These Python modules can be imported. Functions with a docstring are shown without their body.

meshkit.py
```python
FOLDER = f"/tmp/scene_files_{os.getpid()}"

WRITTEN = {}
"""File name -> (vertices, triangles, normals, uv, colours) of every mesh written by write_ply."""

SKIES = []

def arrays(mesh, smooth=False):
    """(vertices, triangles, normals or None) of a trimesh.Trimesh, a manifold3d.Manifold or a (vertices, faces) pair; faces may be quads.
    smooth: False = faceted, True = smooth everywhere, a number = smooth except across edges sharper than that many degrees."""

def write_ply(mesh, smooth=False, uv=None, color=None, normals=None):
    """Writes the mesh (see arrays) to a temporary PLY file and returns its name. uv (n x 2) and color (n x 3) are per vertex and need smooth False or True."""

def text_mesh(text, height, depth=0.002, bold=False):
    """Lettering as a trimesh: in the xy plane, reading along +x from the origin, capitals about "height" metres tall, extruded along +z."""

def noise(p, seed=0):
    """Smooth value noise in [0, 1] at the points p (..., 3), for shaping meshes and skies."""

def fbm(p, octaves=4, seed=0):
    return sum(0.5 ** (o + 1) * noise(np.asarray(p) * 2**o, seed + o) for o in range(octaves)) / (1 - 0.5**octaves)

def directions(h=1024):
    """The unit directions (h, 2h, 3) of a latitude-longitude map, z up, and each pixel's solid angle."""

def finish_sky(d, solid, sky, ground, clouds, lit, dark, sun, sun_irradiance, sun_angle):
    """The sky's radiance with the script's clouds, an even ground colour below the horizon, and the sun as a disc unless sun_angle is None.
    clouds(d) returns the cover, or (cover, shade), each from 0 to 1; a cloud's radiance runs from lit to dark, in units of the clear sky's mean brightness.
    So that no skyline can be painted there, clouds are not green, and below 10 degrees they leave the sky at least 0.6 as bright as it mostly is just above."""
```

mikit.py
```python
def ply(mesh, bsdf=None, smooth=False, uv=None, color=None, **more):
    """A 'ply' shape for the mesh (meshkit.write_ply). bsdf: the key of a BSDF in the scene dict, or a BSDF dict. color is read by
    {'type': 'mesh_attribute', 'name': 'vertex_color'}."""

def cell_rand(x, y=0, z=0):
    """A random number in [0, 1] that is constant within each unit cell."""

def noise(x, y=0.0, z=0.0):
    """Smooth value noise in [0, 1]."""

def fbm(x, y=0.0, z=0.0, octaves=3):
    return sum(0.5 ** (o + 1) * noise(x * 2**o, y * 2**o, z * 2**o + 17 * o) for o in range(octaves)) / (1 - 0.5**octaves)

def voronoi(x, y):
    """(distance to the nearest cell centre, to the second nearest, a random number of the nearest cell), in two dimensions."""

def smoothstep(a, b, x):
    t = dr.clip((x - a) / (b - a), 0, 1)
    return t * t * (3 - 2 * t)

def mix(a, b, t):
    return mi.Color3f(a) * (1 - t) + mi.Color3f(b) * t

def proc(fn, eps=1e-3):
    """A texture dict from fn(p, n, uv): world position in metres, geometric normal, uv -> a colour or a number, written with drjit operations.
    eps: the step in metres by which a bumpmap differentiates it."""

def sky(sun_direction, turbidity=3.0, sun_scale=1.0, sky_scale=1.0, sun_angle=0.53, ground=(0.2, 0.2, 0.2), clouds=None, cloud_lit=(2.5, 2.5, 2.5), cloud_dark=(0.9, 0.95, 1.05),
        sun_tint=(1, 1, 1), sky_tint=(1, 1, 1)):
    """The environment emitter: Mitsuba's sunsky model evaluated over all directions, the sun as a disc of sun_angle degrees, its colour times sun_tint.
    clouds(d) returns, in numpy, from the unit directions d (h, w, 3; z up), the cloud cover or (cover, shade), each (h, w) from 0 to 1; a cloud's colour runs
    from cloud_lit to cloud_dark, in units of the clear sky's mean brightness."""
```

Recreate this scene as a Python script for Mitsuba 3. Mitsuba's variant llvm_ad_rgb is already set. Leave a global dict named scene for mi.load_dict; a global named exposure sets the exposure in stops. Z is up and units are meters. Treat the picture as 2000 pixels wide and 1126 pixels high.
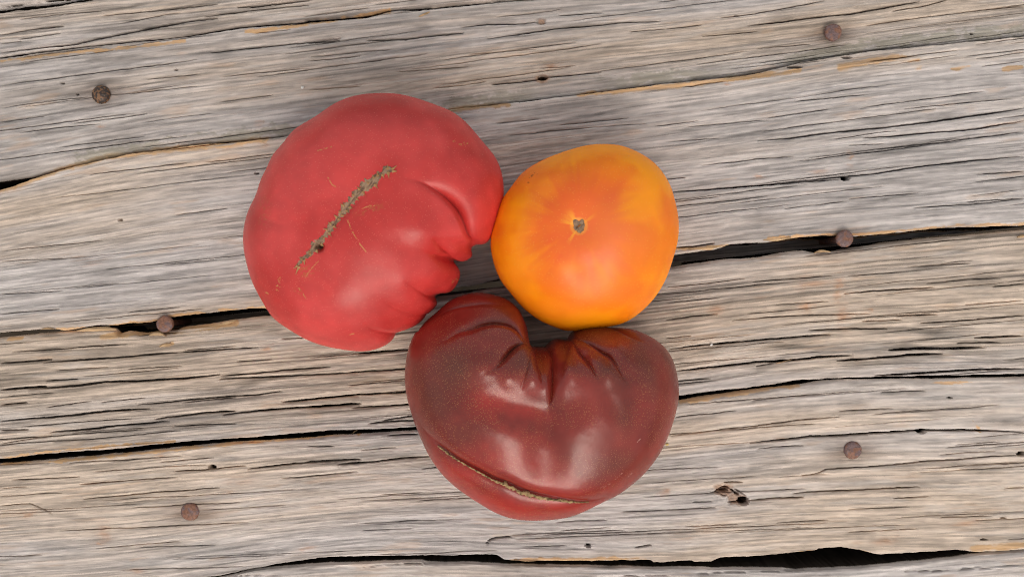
import math
import numpy as np, trimesh, mitsuba as mi, drjit as dr, mikit, meshkit
from mikit import noise, fbm, smoothstep, mix, proc
from scipy.ndimage import gaussian_filter1d
from scipy.interpolate import CubicSpline, LinearNDInterpolator

T = mi.ScalarTransform4f
scene, labels = {}, {}
# ------------------------------------------------------------------ camera, sky, exposure
M = 0.00027                 # metres on the planks for one pixel of the photograph
D = 0.47                    # camera height above the planks
scene['camera'] = {'type': 'perspective', 'fov': 2 * math.degrees(math.atan(1000 * M / D)), 'fov_axis': 'x', 'near_clip': 0.01, 'far_clip': 200.0,
                   'to_world': T().look_at(origin=[0, 0, D], target=[0, 0, 0], up=[0, 1, 0])}
scene['sky'] = mikit.sky((0.10, -0.67, 0.74), turbidity=3, sun_scale=0.30, sun_angle=36, clouds=lambda d: 1.0,
                         cloud_lit=(1.25, 1.25, 1.25), sun_tint=(0.90, 0.96, 1.12))
exposure = 2.42


def W(px, py, z=0.0):
    """A point of the photograph as a place in metres at height z."""
    k = (D - z) / D
    return np.array([(px - 1000) * M * k, (563 - py) * M * k])


# ------------------------------------------------------------------ materials
def add_bsdf(name, d):
    scene[name] = {'type': 'twosided', 'bsdf': d}


def segd(x, y, ax, ay, bx, by):
    """Distance to a segment, in drjit."""
    dx, dy = bx - ax, by - ay
    t = dr.clip(((x - ax) * dx + (y - ay) * dy) / (dx * dx + dy * dy), 0, 1)
    return dr.sqrt(dr.square(x - ax - t * dx) + dr.square(y - ay - t * dy))


def blob(x, y, px, py, rx, ry, z=0.0, ang=0.0):
    c = W(px, py, z)
    k = M * (D - z) / D
    ca, sa = math.cos(ang), math.sin(ang)
    dx, dy = x - float(c[0]), y - float(c[1])
    a, b = (dx * ca + dy * sa) / (rx * k), (dy * ca - dx * sa) / (ry * k)
    return dr.exp(-(a * a + b * b))


def dots(p, f, r, seed, thr):
    """Small dots scattered through space, one at most in each cell."""
    q = [mi.Float(c) * f + 50.0 for c in (p.x * 0.80 + p.y * 0.52 + p.z * 0.30, p.y * 0.79 - p.x * 0.55 + p.z * 0.27, p.z * 0.91 - p.x * 0.24 - p.y * 0.33)]
    i = [dr.floor(c) for c in q]
    d2 = mi.Float(0)
    for k in range(3):
        jit = 0.2 + 0.6 * mikit.cell_rand(i[0] + 37 * (k + 1) + seed, i[1], i[2])
        d2 += dr.square(q[k] - i[k] - jit)
    on = mikit.cell_rand(i[0] + seed, i[1] + 91, i[2] + 7)
    return dr.select(on > thr, smoothstep(r, r * 0.4, dr.sqrt(d2)), 0.0)


# patches of tone on the planks: (x, y, rx, ry, colour, strength) in photograph pixels
WARM = [0.46, 0.28, 0.13]
RUST = [0.42, 0.22, 0.12]
# strokes of fresh, unweathered wood along torn edges: (points, half width)
FRESH = [([(0, 372), (60, 352), (150, 322), (210, 306), (330, 292), (460, 280), (520, 271)], 6.0),
         ([(880, 214), (985, 203), (990, 205)], 5.5), ([(1130, 186), (1200, 178), (1300, 170), (1450, 152), (1560, 138)], 5.0),
         ([(1640, 133), (1690, 122), (1740, 114), (1790, 118), (1793, 130)], 6.5), ([(1860, 135), (1890, 132)], 3.5), ([(1960, 136), (1992, 131)], 4),
         ([(0, 119), (100, 106), (150, 101), (220, 96), (270, 90), (360, 79)], 2.6), ([(480, 62), (560, 53), (600, 45), (700, 31), (760, 20)], 3.6),
         ([(110, 643), (200, 639), (240, 632), (320, 624), (345, 615), (400, 611)], 2.6), ([(430, 605), (520, 600)], 1.6),
         ([(1310, 486), (1370, 484), (1420, 478)], 3.5), ([(1500, 466), (1560, 461), (1620, 459), (1700, 457), (1800, 447), (1900, 440), (2000, 438)], 3.0),
         ([(200, 658), (260, 650), (330, 648), (420, 636), (460, 630)], 5.5), ([(15, 663), (40, 660)], 3), ([(312, 676), (336, 671)], 3.2),
         ([(1000, 1094), (1100, 1092), (1180, 1090), (1260, 1092)], 4.0), ([(1900, 1070), (1950, 1068), (2000, 1064)], 5.5), ([(1560, 1075), (1700, 1078)], 1.8),
         ([(0, 896), (60, 886), (200, 872), (270, 866), (340, 862)], 2.2), ([(0, 908), (120, 900), (300, 882), (500, 862), (700, 846)], 2.4),
         ([(1330, 784), (1420, 770), (1500, 757), (1560, 752)], 5), ([(1770, 749), (1840, 747), (1900, 748)], 2.6), ([(1900, 820), (1916, 842)], 1.5)]
SPOTS = [(1590, 548, 26, 16), (1575, 600, 14, 10), (1635, 560, 9, 30), (1650, 620, 10, 22), (1700, 605, 6, 5), (505, 240, 6, 9), (520, 285, 9, 5), (198, 246, 7, 3), (515, 685, 10, 5),
         (205, 1040, 11, 16), (195, 1060, 7, 5), (265, 1115, 14, 5), (1600, 330, 16, 8), (1420, 165, 6, 3), (1185, 102, 8, 4), (1660, 310, 5, 14), (440, 290, 8, 4), (310, 892, 9, 4), (60, 1002, 8, 5), (600, 1068, 16, 5),
         (445, 958, 10, 4), (470, 935, 22, 8), (170, 510, 30, 8), (1400, 605, 14, 8), (1480, 345, 8, 5), (1075, 128, 12, 5), (1530, 855, 14, 4), (1300, 960, 10, 6), (1880, 1020, 30, 10), (1730, 1055, 20, 6)]
GREY = [(1780, 520, 60, 18), (1830, 660, 26, 14), (1480, 262, 70, 10), (1500, 1000, 80, 14), (230, 295, 70, 8), (1640, 72, 30, 12), (1380, 258, 70, 8), (1650, 895, 50, 12), (372, 1012, 50, 8)]


# dark greenish grey band along the worn lower edge of the second board
GREEN = [[(150, 311), (300, 284), (450, 266), (560, 254)], [(880, 199), (1130, 171), (1300, 149), (1440, 136), (1560, 111), (1700, 86), (2000, 58)]]


def plank_colour(p, n, uv):
    pid = dr.floor(uv.x / 10.0)
    u = uv.x - 10.0 * pid - 5.0
    r1, r2, r3 = mikit.cell_rand(pid, 3), mikit.cell_rand(pid, 5), mikit.cell_rand(pid, 8)
    v0 = uv.y + 0.37 * pid
    v = v0 + 0.0022 * noise(u * 9, v0 * 40, pid) + 0.0004 * noise(u * 70, v0 * 160, pid)
    broad = fbm(u * 5 + 3 * pid, v * 45, pid, 3)
    streak = fbm(u * 9, v * 330, pid + 3, 3)
    fine = fbm(u * 38, v * 860, pid + 7, 2)
    fleck = noise(u * 75, v * 1350, pid + 9)
    cross = noise(u * 300, v * 520, pid + 11)
    cold, warm = mi.Color3f(0.455, 0.424, 0.412), mi.Color3f(0.500, 0.415, 0.342)
    tone = fbm(u * 4 + 11, v * 42, pid + 20, 3)
    c = mix(cold, warm, smoothstep(0.30, 0.70, 0.80 * (tone - 0.5) + 0.16 * (streak - 0.5) + dr.select(pid == 4.0, 0.36, dr.select(pid == 3.0, 0.50, dr.select(pid == 7.0, 0.42, 0.58)))))
    k = 1.0 + 0.16 * (broad - 0.5) + 0.20 * (streak - 0.5) + 0.60 * (fine - 0.5) + 0.50 * (fleck - 0.5) + 0.16 * (cross - 0.5)
    k *= dr.select(pid == 2.0, 0.90, dr.select(pid == 3.0, 0.88, dr.select(pid == 4.0, 0.97, dr.select(pid == 5.0, 0.97, 1.06))))
    # thin dark grain lines
    l1 = smoothstep(0.085, 0.02, dr.abs(noise(u * 11, v * 290, pid + 61) - 0.5)) * smoothstep(0.30, 0.62, noise(u * 8, v * 90, pid + 62))
    l2 = smoothstep(0.11, 0.03, dr.abs(noise(u * 21, v * 430, pid + 63) - 0.46)) * smoothstep(0.35, 0.62, noise(u * 17, v * 130, pid + 64))
    rough = dr.select((pid == 5.0) | (pid == 2.0), 1.0, 0.62)
    k *= 1.0 - rough * (0.40 * l1 + 0.26 * l2 * (1 - l1))
    k *= 1.0 - 0.30 * rough * smoothstep(0.66, 0.80, noise(u * 17, v * 800, pid + 31))
    c = c * dr.maximum(k, 0.12)
    silver = smoothstep(0.60, 0.75, fbm(u * 26, v * 240, pid + 41, 3))
    c = mix(c, mi.Color3f(0.56, 0.535, 0.515) * (0.75 + 0.5 * fine), 0.24 * silver)
    tan = smoothstep(0.66, 0.80, fbm(u * 42 + 5, v * 190, pid + 51, 3))
    c = mix(c, mi.Color3f(0.42, 0.28, 0.18) * (0.6 + 0.8 * fine), 0.30 * tan * smoothstep(0.35, 0.6, fine))
    wob = 0.0016 * (noise(p.x * 260, p.y * 500) - 0.5) + 0.0010 * (noise(p.x * 900, p.y * 1300) - 0.5)
    g = mi.Float(0)
    for (px, py, rx, ry) in GREY:
        g = dr.maximum(g, blob(p.x, p.y, px, py, rx, ry, ang=0.12))
    c = c * (1 - 0.30 * g * smoothstep(0.3, 0.6, noise(u * 25, v * 420, 77)))
    s = mi.Float(0)
    for (px, py, rx, ry) in SPOTS:
        s = dr.maximum(s, blob(p.x + wob * 2, p.y + wob, px, py, rx, ry, ang=0.1))
    c = mix(c, mi.Color3f(RUST) * (0.55 + 0.9 * fine), 0.62 * s * smoothstep(0.25, 0.6, fbm(u * 60, v * 500, 5, 2)))
    f = mi.Float(0)
    for pts, w in FRESH:
        d = mi.Float(1)
        for (a, b) in zip(pts[:-1], pts[1:]):
            A, B = W(*a), W(*b)
            d = dr.minimum(d, segd(p.x, p.y, float(A[0]), float(A[1]), float(B[0]), float(B[1])))
        f = dr.maximum(f, smoothstep(w * M * 1.5, w * M * 0.55, d + 0.7 * wob))
    f *= smoothstep(0.06, 0.30, noise(u * 90, v * 600, 13)) * (0.75 + 0.25 * fleck)
    c = mix(c, mi.Color3f(WARM) * (0.55 + 1.0 * streak) * (0.65 + 0.8 * fine), 0.9 * f)
    # sawn board sides: dirty wood with the gap shade painted in, upright saw marks
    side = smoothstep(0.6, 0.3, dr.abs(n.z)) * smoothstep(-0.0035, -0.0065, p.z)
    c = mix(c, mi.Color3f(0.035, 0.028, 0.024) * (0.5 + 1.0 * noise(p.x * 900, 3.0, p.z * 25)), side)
    gr = mi.Float(0)
    for pts in GREEN:
        d = mi.Float(1)
        for (a, b) in zip(pts[:-1], pts[1:]):
            A, B = W(*a), W(*b)
            d = dr.minimum(d, segd(p.x, p.y, float(A[0]), float(A[1]), float(B[0]), float(B[1])))
        gr = dr.maximum(gr, smoothstep(15 * M, 4 * M, d + 3 * wob))
    c = mix(c, mi.Color3f(0.235, 0.222, 0.175) * (0.55 + 0.9 * fine), 0.62 * gr * smoothstep(0.2, 0.5, noise(u * 20, v * 160, 71)))
    # iron stain bled into the wood round each nail
    st = mi.Float(0)
    for (px, py) in ((197, 185), (1627, 66), (1649, 466), (323, 632), (372, 998), (1665, 878)):
        st = dr.maximum(st, blob(p.x, p.y, px, py, 52, 23, ang=0.1))
    c = c * mix(mi.Color3f(1.0), mi.Color3f(0.46, 0.40, 0.37), st * (0.6 + 0.6 * streak))
    # the brown heart of the two knots
    kn = dr.maximum(dr.maximum(blob(p.x + wob, p.y + wob, 1413, 957, 22, 15, ang=-0.3), blob(p.x + wob, p.y + wob, 1440, 975, 22, 11, ang=-0.4)), dr.maximum(blob(p.x, p.y + wob, 1060, 153, 16, 9), blob(p.x, p.y + wob, 1058, 40, 7, 6)))
    ring = 0.6 + 0.5 * noise(p.x * 1500 + p.y * 900, 3.0)
    c = mix(c, mi.Color3f(0.37, 0.22, 0.14) * ring, 0.75 * smoothstep(0.25, 0.65, kn))
    return c


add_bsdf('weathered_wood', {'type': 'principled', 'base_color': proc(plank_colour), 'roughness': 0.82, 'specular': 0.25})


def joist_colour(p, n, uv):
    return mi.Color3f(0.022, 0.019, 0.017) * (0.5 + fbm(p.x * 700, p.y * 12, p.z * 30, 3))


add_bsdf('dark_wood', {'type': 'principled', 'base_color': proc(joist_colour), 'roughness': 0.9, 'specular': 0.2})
add_bsdf('soil', {'type': 'diffuse', 'reflectance': proc(lambda p, n, uv: mi.Color3f(0.07, 0.055, 0.042) * (0.5 + fbm(p.x * 30, p.y * 30, 0, 4)))})


def rust_colour(p, n, uv):
    a = fbm(p.x * 700, p.y * 700, p.z * 700, 3)
    b = fbm(p.x * 1500 + 9, p.y * 1500, p.z * 900, 2)
    c = mix(mi.Color3f(0.150, 0.098, 0.098), mi.Color3f(0.20, 0.095, 0.062), smoothstep(0.40, 0.62, a + 0.25 * (mikit.cell_rand(p.x * 9 + 40, p.y * 9 + 40) - 0.5)))
    return c * (0.55 + 0.9 * b)


add_bsdf('rusty_iron', {'type': 'principled', 'base_color': proc(rust_colour), 'roughness': 0.58, 'specular': 0.5, 'metallic': 0.15})


def dark_rust_colour(p, n, uv):
    a = fbm(p.x * 900, p.y * 900, p.z * 700, 3)
    return mix(mi.Color3f(0.030, 0.020, 0.016), mi.Color3f(0.17, 0.085, 0.04), smoothstep(0.40, 0.66, a))


add_bsdf('dark_rust', {'type': 'principled', 'base_color': proc(dark_rust_colour), 'roughness': 0.5, 'specular': 0.5})


# scratches, cork marks: (x0, y0, x1, y1, half width) on the photograph, laid on the skin at height z
def marks(x, y, lst, z):
    m = mi.Float(0)
    for (a, b, c_, d_, w) in lst:
        A, B = W(a, b, z), W(c_, d_, z)
        m = dr.maximum(m, smoothstep(w * M, w * M * 0.3, segd(x, y, float(A[0]), float(A[1]), float(B[0]), float(B[1]))))
    return m * smoothstep(0.28, 0.55, noise(x * 1500, y * 1500, 2.0)) * (0.5 + 0.5 * noise(x * 400, y * 400, 8.0))


PINK_MARKS = [(625, 298, 640, 295, 1.6), (640, 295, 653, 291, 1.6), (688, 434, 698, 456, 1.3), (698, 456, 712, 479, 1.5), (712, 479, 723, 493, 1.5), (650, 352, 658, 366, 1.2), (658, 366, 667, 371, 1.4),
              (543, 560, 551, 541, 1.5), (540, 570, 544, 556, 1.5), (540, 558, 549, 560, 1.1), (541, 551, 552, 553, 1.1), (545, 545, 551, 547, 1.1), (538, 566, 546, 567, 1.1),
              (895, 279, 912, 275, 1.2), (899, 281, 905, 273, 1.1), (906, 279, 913, 272, 1.1), (883, 274, 889, 273, 1.0), (604, 542, 618, 524, 1.2), (618, 524, 632, 511, 1.0), (511, 570, 517, 573, 2.2),
              (715, 412, 732, 405, 1.1), (722, 408, 740, 406, 1.0), (878, 551, 886, 543, 1.2), (879, 546, 888, 545, 1.0), (678, 654, 688, 652, 1.3), (598, 574, 603, 583, 1.4), (590, 562, 592, 570, 1.3)]


def pink_colour(p, n, uv):
    x, y, z = p.x, p.y, p.z
    a = fbm(x * 45 + 3, y * 45, z * 45, 3)
    b = fbm(x * 160, y * 160 + 5, z * 160, 3)
    c = mix(mi.Color3f(0.45, 0.028, 0.025), mi.Color3f(0.56, 0.050, 0.047), smoothstep(0.3, 0.7, a))
    c = c * (0.86 + 0.28 * b)
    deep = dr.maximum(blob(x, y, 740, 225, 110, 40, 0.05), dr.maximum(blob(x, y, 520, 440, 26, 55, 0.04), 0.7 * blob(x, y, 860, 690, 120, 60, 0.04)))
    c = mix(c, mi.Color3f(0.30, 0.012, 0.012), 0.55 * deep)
    # faint brown russet patches beside the scar
    rus = dr.maximum(blob(x, y, 606, 530, 18, 12, 0.065), dr.maximum(blob(x, y, 595, 568, 9, 8, 0.06), dr.maximum(blob(x, y, 725, 410, 26, 8, 0.075, 0.3), 0.5 * blob(x, y, 533, 420, 14, 36, 0.05))))
    c = mix(c, mi.Color3f(0.36, 0.10, 0.03), 0.60 * rus * smoothstep(0.42, 0.62, fbm(x * 900, y * 900, z * 900, 2)))
    c = mix(c, mi.Color3f(0.80, 0.30, 0.22), 0.30 * dots(p, 1100, 0.27, 3, 0.3))
    c = mix(c, mi.Color3f(0.50, 0.27, 0.09), 0.85 * marks(x, y, PINK_MARKS, 0.066))
    return c


def orange_colour(p, n, uv):
    x, y, z = p.x, p.y, p.z
    c0 = W(1131, 441, OZ)
    dx, dy = x - float(c0[0]), y - float(c0[1])
    rr = dr.sqrt(dx * dx + dy * dy)
    th = dr.atan2(dy, dx)
    a = fbm(x * 55 + 7, y * 55 + 2, z * 55, 3)
    b = fbm(x * 150, y * 150, z * 150, 3)
    yel = mix(mi.Color3f(0.87, 0.215, 0.0005), mi.Color3f(0.95, 0.315, 0.001), smoothstep(0.35, 0.65, a))
    red = mi.Color3f(0.76, 0.105, 0.014)
    coral = mi.Color3f(0.79, 0.165, 0.05)
    ray = noise(dr.cos(th) * 7 + 20, dr.sin(th) * 7 + 20, 1.5)
    edge = rr / 0.048 + 0.24 * (a - 0.5) + 0.34 * (ray - 0.5) + 0.15 * (noise(dr.cos(th) * 17 + 50, dr.sin(th) * 17 + 50, 2.5) - 0.5)
    centre = 0.92 * smoothstep(0.80, 0.25, edge)
    k = centre
    for (px, py, rx, ry, s) in ((1035, 345, 45, 24, 0.9), (1075, 375, 55, 22, 0.8), (1060, 480, 60, 24, 0.7), (1215, 375, 32, 12, 0.7), (1100, 545, 50, 30, 0.8), (1220, 470, 62, 50, 0.8), (1225, 570, 60, 24, 0.55), (1110, 600, 70, 22, 0.7), (1010, 560, 30, 46, 0.5), (1292, 420, 20, 30, 0.6), (1012, 365, 20, 24, 0.8), (1180, 310, 40, 10, 0.4)):
        k = dr.maximum(k, 0.72 * s * blob(x, y, px, py, rx * 1.15, ry * 1.25, 0.055, 0.1))
    for (px, py, rx, ry, s) in ((1115, 525, 26, 12, 0.7), (1000, 440, 34, 60, 0.6), (1200, 330, 70, 24, 0.5), (1180, 600, 60, 20, 0.35)):
        k = k * (1 - s * blob(x, y, px, py, rx, ry, 0.055))
    right = blob(x, y, 1210, 470, 95, 80, 0.06)
    c = mix(yel, mix(red, coral, right), dr.clip(k * (0.72 + 0.45 * b), 0, 1))
    c = c * (0.94 + 0.12 * b)
    # yellow rays round the stem scar
    rays = smoothstep(0.50, 0.78, noise(dr.cos(th) * 3.6 + 9, dr.sin(th) * 3.6 + 9, 4.0) + 0.25 * (noise(dr.cos(th) * 9, dr.sin(th) * 9, 2.0) - 0.5))
    c = mix(c, mi.Color3f(0.90, 0.40, 0.03), dr.clip(0.65 * rays * smoothstep(0.0105, 0.0035, rr), 0, 1))
    c = mix(c, mi.Color3f(0.86, 0.42, 0.06), 0.45 * smoothstep(0.0044, 0.0034, rr))
    c = mix(c, mi.Color3f(0.92, 0.50, 0.12), 0.32 * dots(p, 1000, 0.27, 8, 0.3))
    c = mix(c, mi.Color3f(0.06, 0.018, 0.008), 0.9 * marks(x, y, [(1034, 352, 1040, 345, 2.0), (1040, 345, 1043, 341, 1.4), (1031, 361, 1032, 363, 2.2), (1047, 345, 1050, 342, 1.2)], 0.050))
    return c


def dark_colour(p, n, uv):
    x, y, z = p.x, p.y, p.z
    a = fbm(x * 60 + 1, y * 60 + 4, z * 60, 3)
    b = fbm(x * 230, y * 230, z * 230, 3)
    c = mix(mi.Color3f(0.145, 0.015, 0.010), mi.Color3f(0.215, 0.023, 0.016), smoothstep(0.3, 0.7, a))
    red = mi.Float(0)
    for (px, py, rx, ry, s) in ((955, 775, 45, 28, 0.8), (1020, 795, 60, 16, 0.6), (1000, 890, 120, 40, 0.55), (1080, 935, 110, 30, 0.6), (930, 930, 80, 50, 0.5), (1100, 985, 120, 20, 0.7), (880, 650, 70, 40, 0.35), (900, 925, 60, 36, 0.9), (980, 985, 110, 34, 1.0)):
        red = dr.maximum(red, s * blob(x, y, px, py, rx, ry, 0.06, -0.2))
    c = mix(c, mi.Color3f(0.34, 0.022, 0.016), red)
    grn = mi.Float(0)
    for (px, py, rx, ry, s) in ((890, 715, 48, 58, 1.0), (850, 760, 36, 60, 0.7), (1022, 700, 26, 26, 0.9), (1050, 705, 14, 24, 0.7), (1105, 690, 14, 26, 0.8), (1175, 710, 20, 30, 0.8), (1190, 740, 26, 40, 0.55), (960, 632, 44, 12, 0.7),
                                (1260, 720, 20, 60, 0.8), (1205, 895, 40, 22, 0.7), (1150, 660, 40, 16, 0.6), (905, 840, 30, 26, 0.6), (1205, 800, 22, 50, 0.5), (1130, 850, 40, 16, 0.35), (1060, 668, 90, 20, 0.8), (1170, 650, 70, 24, 0.7), (980, 600, 50, 40, 0.4)):
        grn = dr.maximum(grn, s * blob(x, y, px, py, rx, ry, 0.06, 0.3))
    c = mix(c, mi.Color3f(0.092, 0.024, 0.013), dr.clip(0.75 * grn * (0.6 + 0.9 * (b - 0.1)), 0, 1))
    c = c * (0.82 + 0.36 * b)
    sp = dr.maximum(0.8 * dots(p, 900, 0.27, 2, 0.3), dots(p, 1350, 0.30, 5, 0.2))
    c = mix(c, mi.Color3f(0.44, 0.19, 0.075), 0.62 * sp * smoothstep(0.25, 0.6, noise(x * 90, y * 90, z * 90) + 0.3 * grn))
    c = mix(c, mi.Color3f(0.55, 0.33, 0.27), 0.7 * marks(x, y, [(1168, 939, 1176, 936, 1.6), (1173, 940, 1182, 933, 1.2), (1180, 936, 1186, 932, 1.0), (1196, 924, 1204, 916, 1.0), (1206, 914, 1209, 912, 1.0), (1222, 922, 1230, 916, 0.9), (1236, 852, 1242, 846, 0.9)], 0.055))
    return c


OZ = 0.074
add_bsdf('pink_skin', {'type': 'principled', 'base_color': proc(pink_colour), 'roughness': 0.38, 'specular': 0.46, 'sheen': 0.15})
add_bsdf('orange_skin', {'type': 'principled', 'base_color': proc(orange_colour), 'roughness': 0.42, 'specular': 0.38})
add_bsdf('dark_skin', {'type': 'principled', 'base_color': proc(dark_colour), 'roughness': 0.32, 'specular': 0.56, 'sheen': 0.1})


def cork_colour(p, n, uv):
    al, ac = p.x * 0.62 + p.y * 0.78, p.x * 0.78 - p.y * 0.62
    a = 0.65 * fbm(al * 420, ac * 1900, p.z * 300, 3) + 0.35 * fbm(p.x * 900, p.y * 900, p.z * 900, 2)
    return mix(mi.Color3f(0.115, 0.070, 0.046), mi.Color3f(0.29, 0.195, 0.128), smoothstep(0.30, 0.62, a))


add_bsdf('grey_cork', {'type': 'principled', 'base_color': proc(cork_colour), 'roughness': 0.85, 'specular': 0.2})
add_bsdf('tan_cork', {'type': 'principled', 'base_color': proc(lambda p, n, uv: mix(mi.Color3f(0.10, 0.065, 0.03), mi.Color3f(0.40, 0.28, 0.14), smoothstep(0.28, 0.6, fbm(p.x * 1000, p.y * 1000, p.z * 800, 3)))), 'roughness': 0.85, 'specular': 0.2})
add_bsdf('thorn_tan', {'type': 'principled', 'base_color': {'type': 'rgb', 'value': [0.38, 0.225, 0.10]}, 'roughness': 0.7, 'specular': 0.3})

# ------------------------------------------------------------------ the setting: ground far below, joists, planks
labels['deck'] = {'kind': 'structure', 'label': 'weathered grey plank boards with gaps, cracks and rusty nails'}
g = 30.0
scene['ground'] = mikit.ply((np.array([[-g, -g, -0.45], [g, -g, -0.45], [g, g, -0.45], [-g, g, -0.45]]), np.array([[0, 1, 2, 3]])), 'soil')
labels['ground'] = {'kind': 'structure', 'label': 'dark soil below the boards'}
THICK = 0.040


def edge(s, off=(0, 0), k=1.0):
    """A traced edge: 'x,y x,y ...' in the coordinates of an enlarged view."""
    return [(off[0] + float(a.split(',')[0]) / k, off[1] + float(a.split(',')[1]) / k) for a in s.split()]


Z = 2.814
P0_LOW = [(-900, 70)] + edge('0,45 120,25 300,8', (0, 0), Z) + [(200, -14), (900, -90), (2000, -190), (2900, -270)]
P1_TOP = [(-900, 90)] + edge('0,63 130,47 300,32 420,6', (0, 0), Z) + [(230, -10), (900, -80), (2000, -180), (2900, -260)]
P1_LOW = [(-900, 220)] + edge('0,306 150,288 390,256 640,232 1000,196 1300,147 1500,128 1650,118', (0, 0), Z) + edge('0,108 330,80 450,50 650,40 850,24 1070,3', (600, 0), 2.857) + [(1300, -26), (2000, -96), (2900, -180)]
P2_TOP = [(-900, 224)] + edge('0,318 150,296 390,262 640,238 1000,202 1300,154 1500,137 1650,127', (0, 0), Z) + edge('0,122 330,94 450,62 650,48 850,33 1070,9', (600, 0), 2.857) + [(1300, -22), (2000, -92), (2900, -176)]
P2_LOW = [(-900, 470), (0, 352), (60, 345), (110, 330), (150, 321), (250, 299), (380, 281), (520, 269), (700, 245), (880, 211), (985, 200), (1130, 183), (1300, 161), (1440, 147), (1480, 140), (1560, 121), (1700, 97), (1800, 88), (2000, 69), (2900, -40)]
P3_TOP = [(-900, 486), (0, 371), (30, 362), (60, 350), (110, 334), (150, 323.5), (250, 301.5), (380, 283.5), (520, 271.5), (700, 247), (880, 213.5), (985, 202.5), (1130, 185.5), (1300, 163.5), (1440, 149.5), (1480, 142.5), (1560, 123.5), (1700, 99.5), (1800, 90.5), (2000, 71.5), (2900, -37)]
P3_LOW = [(-900, 742)] + edge('0,702 150,690 230,682 290,680 350,690 420,680 500,665 560,660 640,660 720,648 800,645 870,632 960,615 1100,598 1250,580 1400,565 1480,570', (0, 400), Z) + [(700, 585), (880, 562), (930, 556), (975, 544), (1200, 510)] + edge('30,420 150,400 270,385 360,355 430,350 560,345 640,330 740,318 880,308 940,308 1040,315 1200,300 1400,275 1600,265 1800,260 1970,252', (1300, 350), Z) + [(2900, 350)]
P4_TOP = [(-900, 750)] + edge('0,728 150,712 300,697 430,688 560,678 620,678 648,706 700,692 780,702 860,692 960,687 1000,670 1150,652 1300,627 1420,612 1510,607', (0, 400), Z) + [(700, 598), (880, 575), (930, 568), (975, 560), (1200, 532)] + edge('20,485 130,465 300,440 440,430 520,425 640,400 760,388 830,402 880,400 960,385 1060,370 1200,345 1400,325 1600,310 1750,295 1970,275', (1300, 350), Z) + [(2900, 362)]
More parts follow.
